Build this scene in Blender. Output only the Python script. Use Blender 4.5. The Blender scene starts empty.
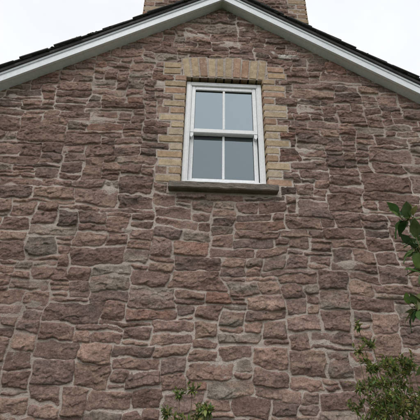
import bpy, bmesh, numpy as np, math, random
from mathutils import Vector, Matrix
S=bpy.context.scene
random.seed(11)
Z0=3.25                      # height of window frame bottom above ground
APX,APZ,SL=-0.027,Z0+2.25,0.648   # gable apex on the wall face, roof slope
HALF=3.2; DEPTH=5.0

# ------------------------------------------------------------------ helpers
_tabs={}
def vn(x,y,seed):
    if seed not in _tabs: _tabs[seed]=np.random.default_rng(seed).random((256,256)).astype(np.float32)
    T=_tabs[seed]
    xi=np.floor(x).astype(np.int64); yi=np.floor(y).astype(np.int64)
    fx=(x-xi); fy=(y-yi); fx=fx*fx*(3-2*fx); fy=fy*fy*(3-2*fy)
    x0=xi&255;x1=(xi+1)&255;y0=yi&255;y1=(yi+1)&255
    return ((T[x0,y0]*(1-fx)+T[x1,y0]*fx)*(1-fy)+(T[x0,y1]*(1-fx)+T[x1,y1]*fx)*fy)*2-1
def fbm(x,y,seed,o=4):
    s=0;a=1;t=0
    for i in range(o):
        s=s+a*vn(x*2**i+17.3*i,y*2**i+5.1*i,seed+i);t+=a;a*=.5
    return s/t
def cellplanes(x,y,seed):
    # piecewise-planar facets: nearest jittered cell gives a tilted plane (fractured stone)
    T=np.random.default_rng(seed).random((4,256,256)).astype(np.float32)
    xi=np.floor(x).astype(np.int64); yi=np.floor(y).astype(np.int64)
    best=np.full(x.shape,9.,np.float32); val=np.zeros(x.shape,np.float32)
    for dx in(-1,0,1):
        for dy in(-1,0,1):
            a=(xi+dx)&255;b=(yi+dy)&255
            px=x-(xi+dx+T[0][a,b]); py=y-(yi+dy+T[1][a,b]); dd=px*px+py*py
            v=(T[2][a,b]-.5)*1.6*px+(T[3][a,b]-.5)*1.6*py+(T[2][b,a]-.5)*.7
            m=dd<best; best=np.where(m,dd,best); val=np.where(m,v,val)
    return val
def link(o,parent=None):
    S.collection.objects.link(o)
    if parent: o.parent=parent
    return o
def mesh_obj(name,verts,faces,mat=None,parent=None,smooth=False,cols=None):
    me=bpy.data.meshes.new(name); me.from_pydata([tuple(v) for v in verts],[],faces); me.update()
    if mat: me.materials.append(mat)
    if cols is not None:
        a=me.attributes.new('col','FLOAT_COLOR','POINT')
        c=np.ones((len(verts),4),np.float32); c[:,:3]=np.array(cols); a.data.foreach_set('color',c.ravel())
    if smooth: me.polygons.foreach_set('use_smooth',[True]*len(me.polygons))
    return link(bpy.data.objects.new(name,me),parent)
def empty(name,parent=None,loc=(0,0,0)):
    e=bpy.data.objects.new(name,None); e.location=loc; e.empty_display_size=.2; return link(e,parent)
class Acc:
    def __init__(s): s.v=[];s.f=[];s.c=[]
    def add(s,v,f,c=(1,1,1)):
        n=len(s.v); s.v+= [tuple(p) for p in v]; s.f+=[tuple(i+n for i in q) for q in f]; s.c+=[c]*len(v)
    def obj(s,name,mat,parent=None,smooth=False): return mesh_obj(name,s.v,s.f,mat,parent,smooth,s.c)
def bevbox(sx,sy,sz,b=.004,seg=1,jit=0.0):
    bm=bmesh.new(); bmesh.ops.create_cube(bm,size=1)
    for v in bm.verts: v.co=Vector((v.co.x*sx,v.co.y*sy,v.co.z*sz))
    if b>0: bmesh.ops.bevel(bm,geom=[e for e in bm.edges if len(e.link_faces)==2 and e.calc_face_angle()>.5],offset=b,segments=seg,affect='EDGES')
    bm.verts.index_update()
    V=[(v.co.x+random.uniform(-jit,jit),v.co.y+random.uniform(-jit,jit),v.co.z+random.uniform(-jit,jit)) for v in bm.verts]
    Fc=[[v.index for v in f.verts] for f in bm.faces]; bm.free(); return V,Fc
def place(V,c,roty=0,rotz=0,rotx=0):
    M=Matrix.Translation(c)@Matrix.Rotation(rotz,4,'Z')@Matrix.Rotation(roty,4,'Y')@Matrix.Rotation(rotx,4,'X')
    return [tuple(M@Vector(v)) for v in V]
def box(name,x0,x1,y0,y1,z0,z1,mat,parent=None,b=.003,seg=2):
    V,Fc=bevbox(x1-x0,y1-y0,z1-z0,b,seg)
    V=place(V,((x0+x1)/2,(y0+y1)/2,(z0+z1)/2)); return mesh_obj(name,V,Fc,mat,parent)
def prism(pts,y0,y1):
    n=len(pts); V=[(p[0],y0,p[1]) for p in pts]+[(p[0],y1,p[1]) for p in pts]
    Fc=[list(range(n)),list(range(2*n-1,n-1,-1))]+[[i,n+i,n+(i+1)%n,(i+1)%n] for i in range(n)]
    return V,Fc

# ------------------------------------------------------------------ materials
def newmat(name):
    m=bpy.data.materials.new(name); m.use_nodes=True; nt=m.node_tree; nt.nodes.clear()
    o=nt.nodes.new('ShaderNodeOutputMaterial'); p=nt.nodes.new('ShaderNodeBsdfPrincipled')
    nt.links.new(p.outputs[0],o.inputs[0]); return m,nt,p
def noise(nt,scale,detail=4,rough=.6,vec=None,out='Fac'):
    n=nt.nodes.new('ShaderNodeTexNoise'); n.inputs['Scale'].default_value=scale; n.inputs['Detail'].default_value=detail; n.inputs['Roughness'].default_value=rough
    if vec is None:
        tc=nt.nodes.new('ShaderNodeTexCoord'); vec=tc.outputs['Object']
    nt.links.new(vec,n.inputs['Vector']); return n.outputs[out]
def mathn(nt,op,a,b=None,c=None,clamp=False):
    n=nt.nodes.new('ShaderNodeMath'); n.operation=op; n.use_clamp=clamp
    for i,v in enumerate((a,b,c)):
        if v is None: continue
        if isinstance(v,(int,float)): n.inputs[i].default_value=v
        else: nt.links.new(v,n.inputs[i])
    return n.outputs[0]
def mrange(nt,v,a,b,c,d,smooth=False):
    n=nt.nodes.new('ShaderNodeMapRange'); n.interpolation_type='SMOOTHSTEP' if smooth else 'LINEAR'
    nt.links.new(v,n.inputs[0])
    for i,x in enumerate((a,b,c,d)): n.inputs[i+1].default_value=x
    return n.outputs[0]
def mix(nt,f,a,b,bt='MIX'):
    n=nt.nodes.new('ShaderNodeMix'); n.data_type='RGBA'; n.blend_type=bt
    def s(i,v):
        if isinstance(v,(int,float)) and i==0: n.inputs[0].default_value=v
        elif isinstance(v,tuple): n.inputs[i].default_value=(*v,1) if len(v)==3 else v
        else: nt.links.new(v,n.inputs[i])
    s(0,f);s(6,a);s(7,b); return n.outputs[2]
def vmul(nt,col,f):
    n=nt.nodes.new('ShaderNodeVectorMath'); n.operation='SCALE'; nt.links.new(col,n.inputs[0]); nt.links.new(f,n.inputs[3]); return n.outputs[0]
def attr(nt,name,out='Color'):
    n=nt.nodes.new('ShaderNodeAttribute'); n.attribute_name=name; return n.outputs[out]
def bump(nt,p,h,strength,dist):
    b=nt.nodes.new('ShaderNodeBump'); b.inputs['Strength'].default_value=strength; b.inputs['Distance'].default_value=dist
    nt.links.new(h,b.inputs['Height']); nt.links.new(b.outputs[0],p.inputs['Normal'])

mStone,nt,p=newmat('rubble_stone')
col=attr(nt,'col'); d=attr(nt,'dist','Fac')
n2=noise(nt,44,2.5,.72); n3=noise(nt,200,0,.5)
c=vmul(nt,col,mrange(nt,n2,.3,.7,.64,1.36)); c=vmul(nt,c,mrange(nt,n3,.3,.7,.84,1.16))
c=mix(nt,mrange(nt,n2,.61,.72,0,.26,True),c,(.33,.27,.225))
mc=vmul(nt,attr(nt,'mcol'),mrange(nt,n3,.3,.7,.86,1.12)); mc=vmul(nt,mc,mrange(nt,n2,.3,.7,.86,1.1))
dn=mathn(nt,'ADD',d,mathn(nt,'MULTIPLY',mathn(nt,'SUBTRACT',n2,.5),.013))
mask=mrange(nt,dn,-.002,.0025,0,1,True)
cc=mix(nt,mask,mc,c); nt.links.new(cc,p.inputs['Base Color']); p.inputs['Roughness'].default_value=.92; p.inputs['Specular IOR Level'].default_value=.2
bump(nt,p,n2,.75,.011)

mBrick,nt,p=newmat('buff_brick')
col=attr(nt,'col'); n1=noise(nt,22,3,.7); n2=noise(nt,130,2,.75)
c=vmul(nt,col,mrange(nt,n1,.3,.7,.74,1.20)); c=vmul(nt,c,mrange(nt,n2,.3,.7,.8,1.18))
c=mix(nt,mrange(nt,n2,.58,.72,0,.5,True),c,(.22,.15,.11))
c=mix(nt,mrange(nt,n1,.56,.70,0,.55,True),c,(.50,.43,.355))
nt.links.new(c,p.inputs['Base Color']); p.inputs['Roughness'].default_value=.88; p.inputs['Specular IOR Level'].default_value=.25
bump(nt,p,mathn(nt,'ADD',n2,n1),.7,.006)

mRed,nt,p=newmat('terracotta')
c=vmul(nt,mix(nt,noise(nt,30,4,.6),(.17,.08,.058),(.23,.125,.095)),mrange(nt,noise(nt,120,3,.7),.3,.7,.75,1.2)); nt.links.new(c,p.inputs['Base Color']); p.inputs['Roughness'].default_value=.85

def simple(name,c1,c2,sc,rough,bs=.3,bd=.004,spec=.4):
    m,nt,p=newmat(name); n1=noise(nt,sc,4,.65); n2=noise(nt,sc*9,3,.7)
    c=mix(nt,mrange(nt,n1,.3,.7,0,1),c1,c2); c=vmul(nt,c,mrange(nt,n2,.3,.7,.90,1.08))
    nt.links.new(c,p.inputs['Base Color']); p.inputs['Roughness'].default_value=rough; p.inputs['Specular IOR Level'].default_value=spec
    bump(nt,p,mathn(nt,'ADD',n1,n2),bs,bd); return m
mPVC=simple('white_upvc',(.88,.89,.90),(.84,.85,.86),6,.3,.02,.001,.5)
mBoard=simple('painted_bargeboard',(.80,.83,.86),(.74,.78,.81),5,.45,.10,.002,.4)
mSill=simple('sill_stone',(.15,.13,.112),(.25,.215,.185),14,.9,.8,.008,.2)
mSlate=simple('roof_slate',(.035,.037,.038),(.075,.07,.066),7,.8,.6,.006,.3)
mMoss=simple('moss',(.028,.034,.018),(.06,.062,.035),40,1,.9,.01,.1)
mMort=simple('mortar_core',(.28,.23,.19),(.36,.29,.24),12,.95,.6,.006,.2)
mPlaster=simple('plaster',(.50,.49,.47),(.55,.54,.51),2,.9,.1,.002,.2)
mSeal=simple('black_gasket',(.03,.03,.03),(.05,.05,.05),20,.6)
mPot=simple('clay_pot',(.32,.15,.09),(.25,.12,.08),8,.85)
mStem=simple('green_stem',(.12,.13,.05),(.16,.10,.06),40,.6,.3,.002,.3)
mGround,nt,p=newmat('ground_grass')
c=mix(nt,mrange(nt,noise(nt,.8,5,.7),.3,.7,0,1),(.045,.075,.02),(.10,.10,.045)); c=vmul(nt,c,mrange(nt,noise(nt,30,4,.8),.3,.7,.6,1.4))
nt.links.new(c,p.inputs['Base Color']); p.inputs['Roughness'].default_value=.95; bump(nt,p,noise(nt,25,4,.8),1,.05)

def glass(name,base,k):
    m=bpy.data.materials.new(name); m.use_nodes=True; nt=m.node_tree; nt.nodes.clear()
    o=nt.nodes.new('ShaderNodeOutputMaterial'); tr=nt.nodes.new('ShaderNodeBsdfTransparent'); tr.inputs[0].default_value=(.80,.86,.86,1)
    gl=nt.nodes.new('ShaderNodeBsdfGlossy'); gl.inputs['Roughness'].default_value=.015; gl.inputs[0].default_value=(.80,.93,1,1)
    fr=nt.nodes.new('ShaderNodeFresnel'); fr.inputs[0].default_value=1.5
    ff=mathn(nt,'ADD',mathn(nt,'MULTIPLY',fr.outputs[0],k),base,clamp=True)
    ms=nt.nodes.new('ShaderNodeMixShader'); nt.links.new(ff,ms.inputs[0]); nt.links.new(tr.outputs[0],ms.inputs[1]); nt.links.new(gl.outputs[0],ms.inputs[2]); nt.links.new(ms.outputs[0],o.inputs[0])
    bb=nt.nodes.new('ShaderNodeBump'); bb.inputs['Strength'].default_value=.3; bb.inputs['Distance'].default_value=.02; nt.links.new(noise(nt,2.5,1,.4),bb.inputs['Height']); nt.links.new(bb.outputs[0],gl.inputs['Normal'])
    return m
mGlassU=glass('window_glass_upper',.32,1.6); mGlassL=glass('window_glass_lower_dimmed',.18,1.6)  # lower pane: weaker reflection set in the material, imitating dimming by the head

def leafmat(name):
    m,nt,p=newmat(name); col=attr(nt,'col'); c=vmul(nt,col,mrange(nt,noise(nt,90,3,.6),.3,.7,.8,1.2))
    nt.links.new(c,p.inputs['Base Color']); p.inputs['Roughness'].default_value=.45; p.inputs['Specular IOR Level'].default_value=.4
    tl=nt.nodes.new('ShaderNodeBsdfTranslucent'); nt.links.new(vmul(nt,c,mathn(nt,'ADD',1.3,0.0)),tl.inputs[0])
    mx=nt.nodes.new('ShaderNodeMixShader'); mx.inputs[0].default_value=.3
    nt.links.new(p.outputs[0],mx.inputs[1]); nt.links.new(tl.outputs[0],mx.inputs[2])
    nt.links.new(mx.outputs[0],[n for n in nt.nodes if n.type=='OUTPUT_MATERIAL'][0].inputs[0]); return m
mLeaf=leafmat('leaf')

# ------------------------------------------------------------------ rubble stone panels
def layout(u0,u1,z0,z1,cw,ch,R,small_above):
    nc=int(math.ceil((u1-u0)/cw)); nr=int(math.ceil((z1-z0)/ch)); lab=-np.ones((nr,nc),int); rect=[]
    for r in range(nr):
        c=0
        while c<nc:
            if lab[r,c]>=0: c+=1; continue
            run=1
            while c+run<nc and lab[r,c+run]<0: run+=1
            t=R.random(); z=z0+r*ch; small=z>small_above
            if t<.20: w,h=R.integers(2,4),R.integers(1,4)
            elif t<.58: w,h=R.integers(3,7),R.integers(2,4)
            elif t<.77: w,h=R.integers(5,9),R.integers(1,3)
            else: w,h=R.integers(4,8),R.integers(3,5)
            if small: w=max(2,int(round(w*.82))); h=max(1,int(round(h*.8)))
            w=min(w,run)
            if run-w==1: w=run
            if w==1: h=min(h,2)
            if w==2: h=min(h,2)
            lab[r:r+h,c:c+w]=len(rect); rect.append((c,c+w,r,min(r+h,nr))); c+=w
    return lab,np.array(rect)
PAL=np.array([(.215,.139,.113),(.238,.157,.126),(.192,.128,.108),(.158,.112,.098),(.265,.180,.142),(.235,.187,.152),(.200,.168,.140),(.240,.138,.107),(.208,.144,.122)])
PW=np.array([.27,.20,.18,.10,.07,.06,.02,.03,.07]); PW=PW/PW.sum()
def axis(a,b,fa,fb,fine,coarse):
    pts=[a]
    while pts[-1]<b-1e-6:
        x=pts[-1]; pts.append(min(b,x+(fine if fa-1e-6<=x<fb else coarse)))
    return np.array(pts)
def stone_panel(name,U,Zs,seed,parent,cellw=.060,cellh=.040,keep=None,flat=None,small_above=99.,fade=None,lime=None):
    R=np.random.default_rng(seed)
    u0,u1,z0,z1=U[0]-.3,U[-1]+.3,Zs[0]-.3,Zs[-1]+.3
    lab,rect=layout(u0,u1,z0,z1,cellw,cellh,R,small_above)
    X,Z=np.meshgrid(U,Zs); sh=X.shape; X=X.ravel();Z=Z.ravel()
    s=seed*50
    Xw=X+.038*vn(X/.45,Z/.22,s+1)+.017*vn(X/.13,Z/.10,s+2)+.010*vn(X/.05,Z/.05,s+3)+.004*vn(X/.022,Z/.022,s+4)
    Zw=Z+.045*vn(X/.75,Z/.50,s+6)+.015*vn(X/.17,Z/.12,s+7)+.009*vn(X/.06,Z/.05,s+8)+.003*vn(X/.022,Z/.02,s+9)
    ci=np.clip(((Xw-u0)/cellw).astype(int),0,lab.shape[1]-1); ri=np.clip(((Zw-z0)/cellh).astype(int),0,lab.shape[0]-1)
    L=lab[ri,ci]; n=len(rect)
    rx0=u0+rect[:,0]*cellw; rx1=u0+rect[:,1]*cellw; rz0=z0+rect[:,2]*cellh; rz1=z0+rect[:,3]*cellh
    cx=(rx0+rx1)/2; cz=(rz0+rz1)/2; hw=(rx1-rx0)/2; hh=(rz1-rz0)/2
    e=R.uniform(.0010,.0052,(n,4))+(R.random((n,4))<.22)*R.uniform(0,.013,(n,4)); sl=R.normal(0,.6,(n,4))
    a=(Xw-cx[L])/hw[L]; b=(Zw-cz[L])/hh[L]
    jm=.0028*vn(X/.5,Z/.5,s+9)
    E=lambda k,t,amp:np.maximum(.0010,e[L,k]+jm+sl[L,k]*t*amp)
    dl=(Xw-rx0[L])-E(0,b,.013); dr=(rx1[L]-Xw)-E(1,b,.013)
    db=(Zw-rz0[L])-E(2,a,.009); dt=(rz1[L]-Zw)-E(3,a,.009)
    k=R.uniform(.0015,.006,n)[L]
    D=np.stack([dl,dr,db,dt]); m=D.min(0); D=m-k*np.log(np.exp(-(D-m)/k).sum(0))+k*.25
    D=D+.0035*fbm(X/.03,Z/.03,s+11,3)
    H=R.uniform(.011,.027,n)*np.clip(.7+hh/.07*.35,.75,1.15)
    du=X-(cx[L]); dz=Z-(cz[L])
    P=None
    for i in range(3):
        g1=R.normal(0,.09,n);g2=R.normal(0,.20,n);c0=R.uniform(0,.008,n)
        q=c0[L]+g1[L]*du+g2[L]*dz
        P=q if P is None else np.minimum(P,q)
    P=np.maximum(P,-.013)
    jx=.25*vn(X/.03,Z/.03,s+18); 
    rough=.0105*cellplanes(X/.074+L*3.13+jx,Z/.040+L*1.71+jx,s+14)+.0038*cellplanes(X/.030+L*2.1+jx,Z/.018+L*.7,s+16)+.0036*fbm(X/.05+L*3.1,Z/.03+L*1.7,s+15,4)
    dd=np.clip(D,0,None)
    hs=np.maximum(H[L]+P+rough,.007)*(1-np.exp(-(dd)/.0036))+.002
    hm=.0040+.0040*vn(X/.35,Z/.25,s+30)+.0028*fbm(X/.05,Z/.04,s+31,4)
    smear=np.clip(vn(X/.20,Z/.12,s+35)-.62,0,1)*.030; hm=hm+smear
    isst=(D>0)
    h=np.where(isst,np.maximum(hs,hm),hm)
    dist=np.where(isst,np.minimum(D,(hs-hm)*1.2),np.minimum(D,-.0005))
    ids=R.choice(len(PAL),n,p=PW); ids2=R.choice(len(PAL),n,p=PW); br_=R.normal(1.04,.14,n).clip(.68,1.4)
    t=np.clip(.3+1.5*fbm(X/.16+L*5.,Z/.07,s+40,4),0,1)[:,None]
    C=PAL[ids][L]*(1-t)+PAL[ids2][L]*t; C=C*br_[L][:,None]*(1+.14*fbm(X/.9,Z/.9,s+45,2)+.30*fbm(X/.07,Z/.04,s+47,4))[:,None]
    t2=np.clip(.5+.9*fbm(X/.5,Z/.4,s+48,4),0,1)[:,None]
    MC=np.array([(.345,.280,.240)])*(1-t2)+np.array([(.49,.42,.37)])*t2
    if lime is not None:
        lm=lime(X,Z)[:,None]; C=C*(1-lm)+np.array([(.55,.52,.48)])*lm; MC=MC*(1-lm)+np.array([(.6,.57,.53)])*lm
    if flat is not None:
        fm=flat(X,Z); h=np.where(fm,.013+.002*fbm(X/.03,Z/.03,s+50,3),h); dist=np.where(fm,-.02,dist)
    if fade is not None: 
        fd=fade(X,Z); h=h*fd+.004*(1-fd)
    kp=np.ones(sh,bool)
    if keep is not None: kp=keep(X,Z).reshape(sh)
    idx=np.arange(X.size).reshape(sh); q=kp[:-1,:-1]&kp[1:,:-1]&kp[:-1,1:]&kp[1:,1:]
    faces=np.stack([idx[:-1,:-1][q],idx[:-1,1:][q],idx[1:,1:][q],idx[1:,:-1][q]],1)
    used=np.zeros(X.size,bool); used[faces.ravel()]=True; re=np.cumsum(used)-1; faces=re[faces]
    V=np.stack([X,-h,Z],1)[used].astype(np.float32)
    me=bpy.data.meshes.new(name); me.vertices.add(len(V)); me.vertices.foreach_set('co',V.ravel())
    me.loops.add(faces.size); me.loops.foreach_set('vertex_index',faces.ravel().astype(np.int32))
    me.polygons.add(len(faces)); me.polygons.foreach_set('loop_start',np.arange(0,faces.size,4,dtype=np.int32))
    me.update(calc_edges=True)
    for nm,arr in(('col',C),('mcol',MC)):
        cl=np.ones((len(V),4),np.float32); cl[:,:3]=arr[used]; A=me.attributes.new(nm,'FLOAT_COLOR','POINT'); A.data.foreach_set('color',cl.ravel())
    A=me.attributes.new('dist','FLOAT','POINT'); A.data.foreach_set('value',dist[used].astype(np.float32))
    me.polygons.foreach_set('use_smooth',np.ones(len(faces),bool)); me.materials.append(mStone)
    return link(bpy.data.objects.new(name,me),parent)

# ------------------------------------------------------------------ house
house=empty('stone_house')
W=.75; HW=1.162; HB=.385
CO=.0835; BH=.071; bricks=[]
zz=-.045; i=0
pat=[1,0,1,1,0,1,0,0,1,0,1,0,1,1,0,1,1,0,1]
while zz<HW+.005:
    for sg,off in((-1,0),(1,1)):
        long_=pat[(i+off*3)%len(pat)]
        w=(.212 if long_ else .118)+random.uniform(-.012,.018)
        cx=sg*(.379+w/2); bricks.append((cx,zz+BH/2,w,BH+random.uniform(-.006,.002),random.uniform(-.016,.016)))
    zz+=CO; i+=1
jt=zz
for j in range(2):
    for sg in(-1,1):
        w=.16+.03*random.random(); 
        bricks.append((sg*(.379+.060+w/2),jt+BH/2,w,BH,random.uniform(-.02,.02)))
    jt+=CO
nb=10
for j in range(nb):
    t=(j+.5)/nb*2-1; ang=t*.150; xc=t*.405
    lift=.022*(1-t*t)
    ln=.262+random.uniform(-.012,.010)
    bricks.append((xc+math.sin(ang)*.14,HW+.012+lift+ln/2,.0725+random.uniform(-.003,.003),ln,ang+random.uniform(-.012,.012)))
AIR=[(-.49,1.62),(.70,1.60)]
def flat(X,Z):
    m=np.zeros(X.shape,bool); jx=.003*vn(X/.05,Z/.05,777)
    for cx,cz,sx,sz,r in bricks:
        z=Z-Z0-cz; x=X-cx
        c,s=math.cos(r),math.sin(r); xr=x*c-z*s; zr=x*s+z*c
        m|=(np.abs(xr)<sx/2+.011+jx)&(np.abs(zr)<sz/2+.012+jx)
    m|=(np.abs(X)<.49)&(Z>Z0-.15)&(Z<Z0-.03)
    for cx,cz in AIR: m|=(np.abs(X-cx)<.068)&(np.abs(Z-Z0-cz)<.033)
    return m
def lime(X,Z):
    q=np.exp(-((X-.66)/.13)**2-((Z-Z0-1.52)/.035)**2)+.7*np.exp(-((X-.52)/.05)**2-((Z-Z0-1.58)/.03)**2)
    return np.clip((q+.5*fbm(X/.05,Z/.03,888,3)-.40)*3,0,.8)*(q>.1)
def keep(X,Z):
    return (Z<APZ-SL*np.abs(X-APX)+.05)&~((np.abs(X)<HB)&(Z>Z0-.05)&(Z<Z0+HW+.012))
def fade(X,Z): return np.clip((APZ-SL*np.abs(X-APX)-Z+.01)/.05,0,1)
U=axis(APX-HALF,APX+HALF,-2.35,2.2,.0045,.02); Zs=axis(-.1,APZ+.04,1.25,9,.0045,.02)
stone_panel('gable_wall',U,Zs,3,house,keep=keep,flat=flat,small_above=3.7,fade=fade,lime=lime)
side=np.arange(0,DEPTH+.01,.025); zside=np.arange(-.1,APZ-SL*HALF+.03,.025)
o=stone_panel('side_wall',side,zside,5,house); o.location=(APX-HALF,DEPTH,0); o.rotation_euler=(0,0,math.radians(-90)) 
o=stone_panel('side_wall_far',side,zside,6,house); o.rotation_euler=(0,0,math.radians(90)); o.location=(APX+HALF,0,0)
o=stone_panel('rear_wall',np.arange(-HALF,HALF+.01,.03),np.arange(-.1,APZ,.03),8,house,keep=lambda X,Z:Z<APZ-SL*np.abs(X)+.03); o.rotation_euler=(0,0,math.pi); o.location=(APX,DEPTH,0)

BP=[(.48,.35,.23),(.52,.40,.27),(.46,.32,.205),(.50,.37,.24),(.53,.43,.31),(.42,.26,.175),(.45,.30,.20),(.50,.38,.26),(.44,.28,.20)]
def bcol():
    c=random.choice(BP); k=random.uniform(.80,1.06); return tuple(x*k for x in c)
A=Acc()
for cx,cz,sx,sz,r in bricks:
    pr=random.uniform(-.003,.003); V,Fc=bevbox(sx,.11,sz,.006,2,.0011)
    A.add(place(V,(cx,.037+pr,Z0+cz),r),Fc,bcol())
A.obj('window_brick_surround',mBrick,house)
A=Acc()
for cx,cz in AIR:
    V,Fc=bevbox(.13,.04,.009,.002,1)
    for k in range(2): A.add(place(V,(cx,.005,Z0+cz+(-.026 if k else .026))),Fc)
    V,Fc=bevbox(.010,.04,.043,.002,1)
    for k in range(2): A.add(place(V,(cx+(-.060 if k else .060),.005,Z0+cz)),Fc)
    V,Fc=bevbox(.009,.03,.043,.001,1)
    for k in range(5): A.add(place(V,(cx-.042+k*.021,.002,Z0+cz)),Fc)
    V,Fc=bevbox(.110,.03,.010,.001,1); A.add(place(V,(cx,.001,Z0+cz)),Fc)
A.obj('air_bricks',mRed,house)

bm=bmesh.new(); bmesh.ops.create_cube(bm,size=1)
sx0,sx1=-.475,.455
for v in bm.verts:
    v.co=Vector(((sx0+sx1)/2+v.co.x*(sx1-sx0),-.025+v.co.y*.13 ,Z0-.093+v.co.z*.075+(v.co.y*.13*.25 if v.co.z>0 else 0)))
bmesh.ops.subdivide_edges(bm,edges=bm.edges[:],cuts=5,use_grid_fill=True)
bmesh.ops.subdivide_edges(bm,edges=[e for e in bm.edges if abs((e.verts[0].co-e.verts[1].co).x)>.1],cuts=6,use_grid_fill=True)
bmesh.ops.bevel(bm,geom=[e for e in bm.edges if len(e.link_faces)==2 and e.calc_face_angle()>.7],offset=.006,segments=2,affect='EDGES')
for v in bm.verts:
    x,y,z=v.co; a=np.array([x]);b=np.array([z*3+y*2])
    v.co.y+=.006*float(fbm(a/.05,b/.05,900,3)[0]); v.co.z+=.005*float(fbm(a/.07,np.array([y/.05]),905,3)[0])
me=bpy.data.meshes.new('window_sill'); bm.to_mesh(me); bm.free(); me.materials.append(mSill); link(bpy.data.objects.new('window_sill',me),house)

# ---- window
win=empty('sash_window',house)
def wb(n,x0,x1,y0,y1,z0,z1,m=None,b=.004): return box(n,x0,x1,y0,y1,Z0+z0,Z0+z1,m or mPVC,win,b)
F0=-.035
wb('frame_jamb_l',-.375,-.333,.03,.135,F0,HW); wb('frame_jamb_r',.333,.375,.03,.135,F0,HW)
wb('frame_head',-.3325,.3325,.031,.134,HW-.045,HW-.0005); wb('frame_cill',-.3325,.3325,.015,.136,F0,F0+.035)
wb('staff_bead_l',-.3325,-.322,.032,.045,F0+.0355,HW-.0455); wb('staff_bead_r',.322,.3325,.032,.045,F0+.0355,HW-.0455)
def sash(tag,y0,y1,z0,z1,topr,botr,gm,st=.038):
    xi=.3215
    wb(tag+'_stile_l',-xi,-xi+st,y0,y1,z0,z1); wb(tag+'_stile_r',xi-st,xi,y0,y1,z0,z1)
    wb(tag+'_rail_top',-xi+st,xi-st,y0+.001,y1-.001,z1-topr,z1); wb(tag+'_rail_bottom',-xi+st,xi-st,y0+.001,y1-.001,z0,z0+botr)
    wb(tag+'_glazing_bar',-.011,.011,y0+.004,y1-.006,z0+botr,z1-topr,b=.005)
    for k,(a,b2,c,d2) in enumerate(((-xi+st,-xi+st+.003,z0+botr,z1-topr),(xi-st-.003,xi-st,z0+botr,z1-topr),(-xi+st+.003,xi-st-.003,z0+botr,z0+botr+.003),(-xi+st+.003,xi-st-.003,z1-topr-.003,z1-topr))):
        wb(tag+'_gasket_%d'%k,a,b2,(y0+y1)/2-.004,(y0+y1)/2+.008,c,d2,mSeal,b=0)
    g=(y0+y1)/2+.002
    mesh_obj(tag+'_glass',[(-xi+st,g,Z0+z0+botr),(xi-st,g,Z0+z0+botr),(xi-st,g,Z0+z1-topr),(-xi+st,g,Z0+z1-topr)],[(0,1,2,3)],gm,win)
sash('upper_sash',.046,.084,.545,HW-.046,.042,.046,mGlassU)
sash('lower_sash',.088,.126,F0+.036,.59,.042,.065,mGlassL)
for k,sx in enumerate((-1,1)):
    x=sx*(.3215-.019)
    V,Fc=prism([(x-.016,Z0+.544),(x+.016,Z0+.544),(x+.016,Z0+.515),(x+.004*sx,Z0+.49),(x-.016,Z0+.505)],.050,.080); mesh_obj('sash_horn_%d'%k,V,Fc,mPVC,win)
x0,x1,y0,y1,za,zb=-1.3,1.3,.25,2.8,Z0-.9,Z0+1.25
rv=[(x0,y0,za),(x1,y0,za),(x1,y1,za),(x0,y1,za),(x0,y0,zb),(x1,y0,zb),(x1,y1,zb),(x0,y1,zb)]
mesh_obj('bedroom_interior',rv,[(0,1,2,3),(7,6,5,4),(3,2,6,7),(0,3,7,4),(2,1,5,6)],mPlaster,house)
o4=.375; rv=[]; fr_=[]
for (xa,zc) in((-o4,Z0-.05),(o4,Z0-.05),(o4,Z0+HW),(-o4,Z0+HW)): rv+=[(xa,.137,zc),(xa,.25,zc)]
for k in range(4): a=2*k;b=2*((k+1)%4); fr_.append((a,b,b+1,a+1))
ou=[(x0,y0,za),(x1,y0,za),(x1,y0,zb),(x0,y0,zb)]; n=len(rv); rv+=ou
for k in range(4): fr_.append((2*k+1,2*((k+1)%4)+1,n+(k+1)%4,n+k))
mesh_obj('window_reveal',rv,fr_,mPlaster,house)

# ---- roof
an=math.atan(SL); ca,sa=math.cos(an),math.sin(an); Lr=(HALF+.25)/ca
OV=.105
for sg,nm in((-1,'west'),(1,'east')):
    ex=HALF+.25
    def strip(lo,hi): return [(APX,APZ+lo),(APX+sg*ex,APZ+lo-SL*ex),(APX+sg*ex,APZ+hi-SL*ex),(APX,APZ+hi)]
    V,Fc=prism(strip(.002,.016),-OV+.004,.05); mesh_obj('soffit_'+nm,V,Fc,mBoard,house)
    V,Fc=prism(strip(-.010,.100),-OV-.018,-OV+.004); mesh_obj('bargeboard_'+nm,V,Fc,mBoard,house)
    V,Fc=prism(strip(.076,.101),-OV-.028,-OV-.0182); mesh_obj('verge_moulding_'+nm,V,Fc,mBoard,house)
    V,Fc=prism(strip(.1015,.135),-OV-.042,DEPTH+.1); mesh_obj('roof_deck_'+nm,V,Fc,mSlate,house)
    A=Acc(); ga=.17; rows=int(Lr/ga)+1
    for r in range(rows):
        for cidx in range(24):
            wy=.235
            y=-OV-.06+wy/2+cidx*wy+( .12 if r%2 and cidx>0 else 0)
            w=wy-.004
            if r%2 and cidx==0: w=wy*1.5-.004; y=-OV-.06+w/2
            yj=random.uniform(-.012,.010) if cidx==0 else 0
            dn=r*ga+.12; V,Fc=bevbox(.28,w,.014,.002,1,.0015)
            ctr=(APX+sg*(dn*ca),y+yj,APZ+.135+.020/ca-dn*sa)
            A.add(place(V,ctr,sg*(an-.045)+random.uniform(-.010,.010)),Fc)
    A.obj('roof_slates_'+nm,mSlate,house)
A=Acc()
for k in range(17):
    V,Fc=prism([(APX-.16,-.098),(APX,.0),(APX+.16,-.098),(APX+.15,-.118),(APX,-.022),(APX-.15,-.118)],-.165+k*.31,-.165+k*.31+.306)
    A.add([(a,b,c+APZ+.190+random.uniform(-.004,.004)) for a,b,c in V],Fc)
A.obj('ridge_tiles',mSlate,house)
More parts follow.
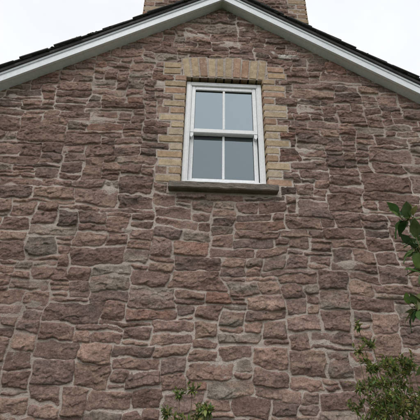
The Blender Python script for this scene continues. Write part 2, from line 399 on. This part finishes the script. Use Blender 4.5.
A=Acc(); bm=bmesh.new(); bmesh.ops.create_icosphere(bm,subdivisions=2,radius=1); bm.verts.index_update()
ico=[v.co.copy() for v in bm.verts]; icf=[[v.index for v in f.verts] for f in bm.faces]; bm.free()
for k in range(650):
    sg=random.choice((-1,1)); q=random.uniform(0.05,3.2); r=random.uniform(.004,.009)*(.7+.6*abs(math.sin(q*3.1)))
    ctr=Vector((APX+sg*q,-OV-.055+random.random()**2*.2+random.uniform(-.006,.01),APZ+.135-SL*q+random.choice((.010,.020,.028))+random.uniform(-.005,.005)))
    ph=random.random()*9
    A.add([ctr+Vector((v.x*r*1.9,v.y*r,v.z*r*.7))+v*(r*.25*math.sin(v.x*5+ph)*math.cos(v.z*4+ph)) for v in ico],icf)
A.obj('verge_moss',mMoss,house,True)

# ---- chimney
ch=empty('chimney',house)
cx0,cx1,cy0,cy1,cb,ct=-.93,.985,.09,.80,Z0+1.45,Z0+3.55
box('chimney_core',cx0+.03,cx1-.03,cy0+.03,cy1-.03,cb,ct,mMort,ch,0,1)
cbr=[]; zz=cb; k=0
while zz<ct-.3:
    for sg,xe in((1,cx0),(-1,cx1)):
        w=.215 if (k+ (sg>0))%2 else .12
        cbr.append((xe+sg*w/2,zz+BH/2,w,BH,cy0+.045)); cbr.append((xe+sg*w/2,zz+BH/2,w,BH,cy1-.045))
        y=cy0+.10
        while y<cy1-.12:
            l=.2; cbr.append((xe+sg*.05,zz+BH/2,.10,BH,y+l/2,l-.012)); y+=l
    zz+=CO;k+=1
A=Acc()
for t in cbr:
    l=t[5] if len(t)>5 else .09
    V,Fc=bevbox(t[2],l,t[3],.005,2,.0007); A.add(place(V,(t[0],t[4]+random.uniform(-.003,.003),t[1])),Fc,tuple(x*.8 for x in bcol()))
for lay,pr in((0,.02),(1,.04),(2,.04)):
    z=ct-.3+lay*CO
    for yy in(cy0-pr+.05,cy1+pr-.05):
        x=cx0-pr
        while x<cx1+pr-.1:
            V,Fc=bevbox(.205,.1,BH,.005,2,.0007); A.add(place(V,(x+.107,yy,z+BH/2)),Fc,bcol()); x+=.216
    for xx in(cx0-pr+.05,cx1+pr-.05):
        for q in range(3):
            V,Fc=bevbox(.1,.18,BH,.005,2,.0007); A.add(place(V,(xx,cy0+.15+q*.2,z+BH/2)),Fc,bcol())
A.obj('chimney_brickwork',mBrick,ch)
def cflat(X,Z):
    m=np.zeros(X.shape,bool)
    for t in cbr:
        if abs(t[4]-cy0-.045)<.01: m|=(abs(X-t[0])<t[2]/2+.012)&(abs(Z-t[1])<t[3]/2+.013)
    return m
o=stone_panel('chimney_stone_front',np.arange(cx0+.02,cx1-.02,.006),np.arange(cb,ct-.3,.006),12,ch,flat=cflat,small_above=0); o.location=(0,cy0+.016,0)
o=stone_panel('chimney_stone_back',np.arange(cx0+.1,cx1-.1,.02),np.arange(cb,ct-.3,.02),13,ch); o.location=(.055,cy1-.014,0); o.rotation_euler=(0,0,math.pi)
box('chimney_cap',cx0-.02,cx1+.02,cy0-.02,cy1+.02,ct-.049,ct+.03,mMort,ch,.02,2)
for k,x in enumerate((-.5,.03,.55)):
    V=[];Fc=[];n=20; prof=[(.13,0),(.12,.05),(.105,.3),(.10,.38),(.125,.40),(.125,.45),(.095,.45),(.085,.1)]
    for r,z in prof:
        for a in range(n): V.append((x+r*math.cos(a*2*math.pi/n),(cy0+cy1)/2+r*math.sin(a*2*math.pi/n),ct+.028+z))
    for i in range(len(prof)-1):
        for a in range(n): Fc.append((i*n+a,i*n+(a+1)%n,(i+1)*n+(a+1)%n,(i+1)*n+a))
    mesh_obj('chimney_pot_%d'%k,V,Fc,mPot,ch,True)

# ------------------------------------------------------------------ ground
mesh_obj('ground',[(-300,-300,0),(300,-300,0),(300,300,0),(-300,300,0)],[(0,1,2,3)],mGround)

# ------------------------------------------------------------------ plants
def tube(A,pts,r0,r1,n=6,c=(1,1,1)):
    V=[];Fc=[];m=len(pts)
    for i,p in enumerate(pts):
        p=Vector(p); t=(Vector(pts[min(i+1,m-1)])-Vector(pts[max(i-1,0)])).normalized()
        a=t.cross(Vector((.3,.9,.1))).normalized(); b=t.cross(a); r=r0+(r1-r0)*i/(m-1)
        for k in range(n): th=k*2*math.pi/n; V.append(p+(a*math.cos(th)+b*math.sin(th))*r)
    for i in range(m-1):
        for k in range(n): Fc.append((i*n+k,i*n+(k+1)%n,(i+1)*n+(k+1)%n,(i+1)*n+k))
    A.add(V,Fc,c)
def leaf(A,base,dr,up,L,Wd,col,droop=.25,fold=.25):
    dr=dr.normalized(); s=dr.cross(up)
    if s.length<.05: s=dr.cross(Vector((1,.2,0)))
    s.normalize(); up=s.cross(dr).normalized()
    prof=[(0,.06),(.15,.55),(.38,1),(.62,.92),(.82,.55),(1,.0)]
    V=[];Fc=[]
    for t,w in prof:
        c=base+dr*(L*t)-up*(droop*L*t*t); hw=Wd*.5*w
        wv=.04*L*math.sin(t*9+L*700)
        V+= [c+s*hw+up*(hw*fold+wv),c,c-s*hw+up*(hw*fold-wv)]
    for i in range(len(prof)-1):
        a=3*i;b=3*(i+1); Fc+= [(a,a+1,b+1,b),(a+1,a+2,b+2,b+1)]
    A.add(V,Fc,col)
def rv3(s=1): return Vector((random.gauss(0,s),random.gauss(0,s),random.gauss(0,s)))
def curve(p0,p1,n,bend,wob):
    p0=Vector(p0);p1=Vector(p1);o=[]
    for i in range(n+1):
        t=i/n; o.append(p0.lerp(p1,t)+Vector(bend)*(4*t*(1-t))+rv3(wob)*(t>0))
    return o
def shrub(name,stems,lw,lpal,step,twig,leafstart,r0):
    e=empty(name,None,(0,0,0)); AS=Acc();AL=Acc()
    def leaves(pts,dens,L0):
        for i in range(len(pts)-1):
            a,b=pts[i],pts[i+1]; d=b-a
            for k in range(dens):
                p=a.lerp(b,(k+random.random())/dens); dirr=(d.normalized()*.6+rv3(.6)); dirr.z+=.1
                L=L0*random.uniform(.6,1.15); leaf(AL,p,dirr,Vector((0,0,1))+rv3(.35),L,L*lw*random.uniform(.8,1.15),tuple(x*random.uniform(.8,1.2) for x in random.choice(lpal)),random.uniform(.05,.5))
    for (bx,by,tx,ty,tz,tw,L0) in stems:
        n=14; pts=curve((bx,by,0),(tx,ty,tz),n,(random.uniform(-.03,.03),random.uniform(-.03,.03),0),.006)
        tube(AS,pts,r0*(.7+.2*random.random()),r0*.16)
        for i in range(int(n*leafstart),n+1):
            for k in range(tw):
                f=(i-n*leafstart)/(n*(1-leafstart)+.01)
                ln=twig*(1.05-.75*f)*random.uniform(.6,1.1); az=random.random()*6.283
                d=Vector((math.cos(az),math.sin(az),random.uniform(.5,1.3))).normalized()
                tp=curve(pts[i],pts[i]+d*ln,5,(0,0,-.01),.002); tube(AS,tp,r0*.22,r0*.08,5)
                leaves(tp,step,L0)
        leaves(pts[int(n*leafstart):],step,L0)
    AS.obj('stems',mStem,e,True); AL.obj('leaves',mLeaf,e,True); return e
G1=[(.16,.20,.055),(.12,.17,.05),(.22,.24,.075),(.08,.12,.035),(.25,.22,.09),(.20,.24,.065)]
st=[]
for k in range(32):
    tx=random.uniform(.33,.95); top=1.51+ .12*random.random()+(.06 if tx>.5 else 0)
    st.append((.62+random.uniform(-.12,.15),-1.35+random.uniform(-.1,.12),tx,-1.38+random.uniform(-.14,.14),top,4,.020))
st+=[(.55,-1.4,.395,-1.40,1.80,3,.019),(.57,-1.4,.37,-1.43,1.72,3,.019),(.58,-1.38,.43,-1.42,1.72,4,.020),(.6,-1.4,.56,-1.40,1.68,4,.020),(.56,-1.4,.36,-1.38,1.60,4,.020),(.6,-1.4,.48,-1.44,1.66,4,.020),(.6,-1.4,.42,-1.44,1.60,4,.020),(.6,-1.4,.40,-1.42,1.66,4,.020)]
shrub('leafy_shrub',st,.42,G1,3,.12,.72,.006)
st=[(-.24+random.uniform(-.05,.05),-1.36+random.uniform(-.05,.05),-.225+random.uniform(-.07,.07),-1.38+random.uniform(-.04,.04),1.49+random.uniform(-.05,.03),4,.022) for k in range(12)]+[(-.22,-1.37,-.225,-1.385,1.575,3,.020),(-.22,-1.37,-.26,-1.385,1.56,3,.020)]
shrub('garden_shrub',st,.42,G1,3,.09,.78,.006)
G2=[(.05,.10,.028),(.04,.08,.025),(.07,.12,.035),(.11,.16,.045),(.14,.19,.06)]
st=[(.62,-1.99,.285,-2.03,1.95,3,.044),(.66,-1.95,.31,-2.0,1.82,4,.044),(.66,-1.95,.29,-2.0,1.88,4,.044),(.64,-1.96,.285,-2.0,1.74,4,.042),(.66,-1.95,.36,-1.95,1.72,4,.045),(.66,-1.95,.36,-1.95,1.92,4,.045),(.68,-1.92,.52,-1.9,1.95,3,.045),(.70,-2.0,.47,-2.05,1.60,3,.045)]
shrub('apple_tree',st,.5,G2,1,.09,.82,.007)

# ------------------------------------------------------------------ light, sky
sun=bpy.data.lights.new('sun','SUN'); sun.energy=1.1; sun.angle=math.radians(20); sun.color=(1,.97,.93)
so=bpy.data.objects.new('sun',sun); S.collection.objects.link(so)
el,az=math.radians(52),math.radians(200)
dv=Vector((math.sin(az)*math.cos(el),math.cos(az)*math.cos(el),math.sin(el))); so.rotation_euler=dv.to_track_quat('Z','Y').to_euler()
w=bpy.data.worlds.new('World'); S.world=w; w.use_nodes=True; nt=w.node_tree; nt.nodes.clear()
o=nt.nodes.new('ShaderNodeOutputWorld'); bg=nt.nodes.new('ShaderNodeBackground'); sk=nt.nodes.new('ShaderNodeTexSky'); sk.sky_type='NISHITA'; sk.sun_disc=False; sk.sun_elevation=el; sk.sun_rotation=az
tc=nt.nodes.new('ShaderNodeTexCoord')
cl=mrange(nt,noise(nt,1.6,5,.55,tc.outputs['Generated']),.3,.7,9.9,12.0)
cn=nt.nodes.new('ShaderNodeVectorMath'); cn.operation='SCALE'; cn.inputs[0].default_value=(.965,.985,1.0); nt.links.new(cl,cn.inputs[3])
m=mix(nt,.90,sk.outputs[0],cn.outputs[0]); nt.links.new(m,bg.inputs[0]); bg.inputs[1].default_value=.10; nt.links.new(bg.outputs[0],o.inputs[0])

# ------------------------------------------------------------------ camera
yaw,pit,rol=.0371,.4599,.0197
f=Vector((math.sin(yaw)*math.cos(pit),math.cos(yaw)*math.cos(pit),math.sin(pit))); R0=Vector((math.cos(yaw),-math.sin(yaw),0)); U0=R0.cross(f)
Rv=R0*math.cos(rol)+U0*math.sin(rol); Uv=-R0*math.sin(rol)+U0*math.cos(rol)
cam=bpy.data.cameras.new('camera'); co=bpy.data.objects.new('camera',cam); S.collection.objects.link(co)
M=Matrix((Rv,Uv,-f)).transposed().to_4x4(); M.translation=(-.2235,-2.8361,Z0-1.6964); co.matrix_world=M
cam.sensor_width=36; cam.lens=36*380/420; cam.clip_start=.05; cam.clip_end=1000; S.camera=co
S.view_settings.view_transform='Standard'; S.view_settings.look='None'; S.view_settings.exposure=0
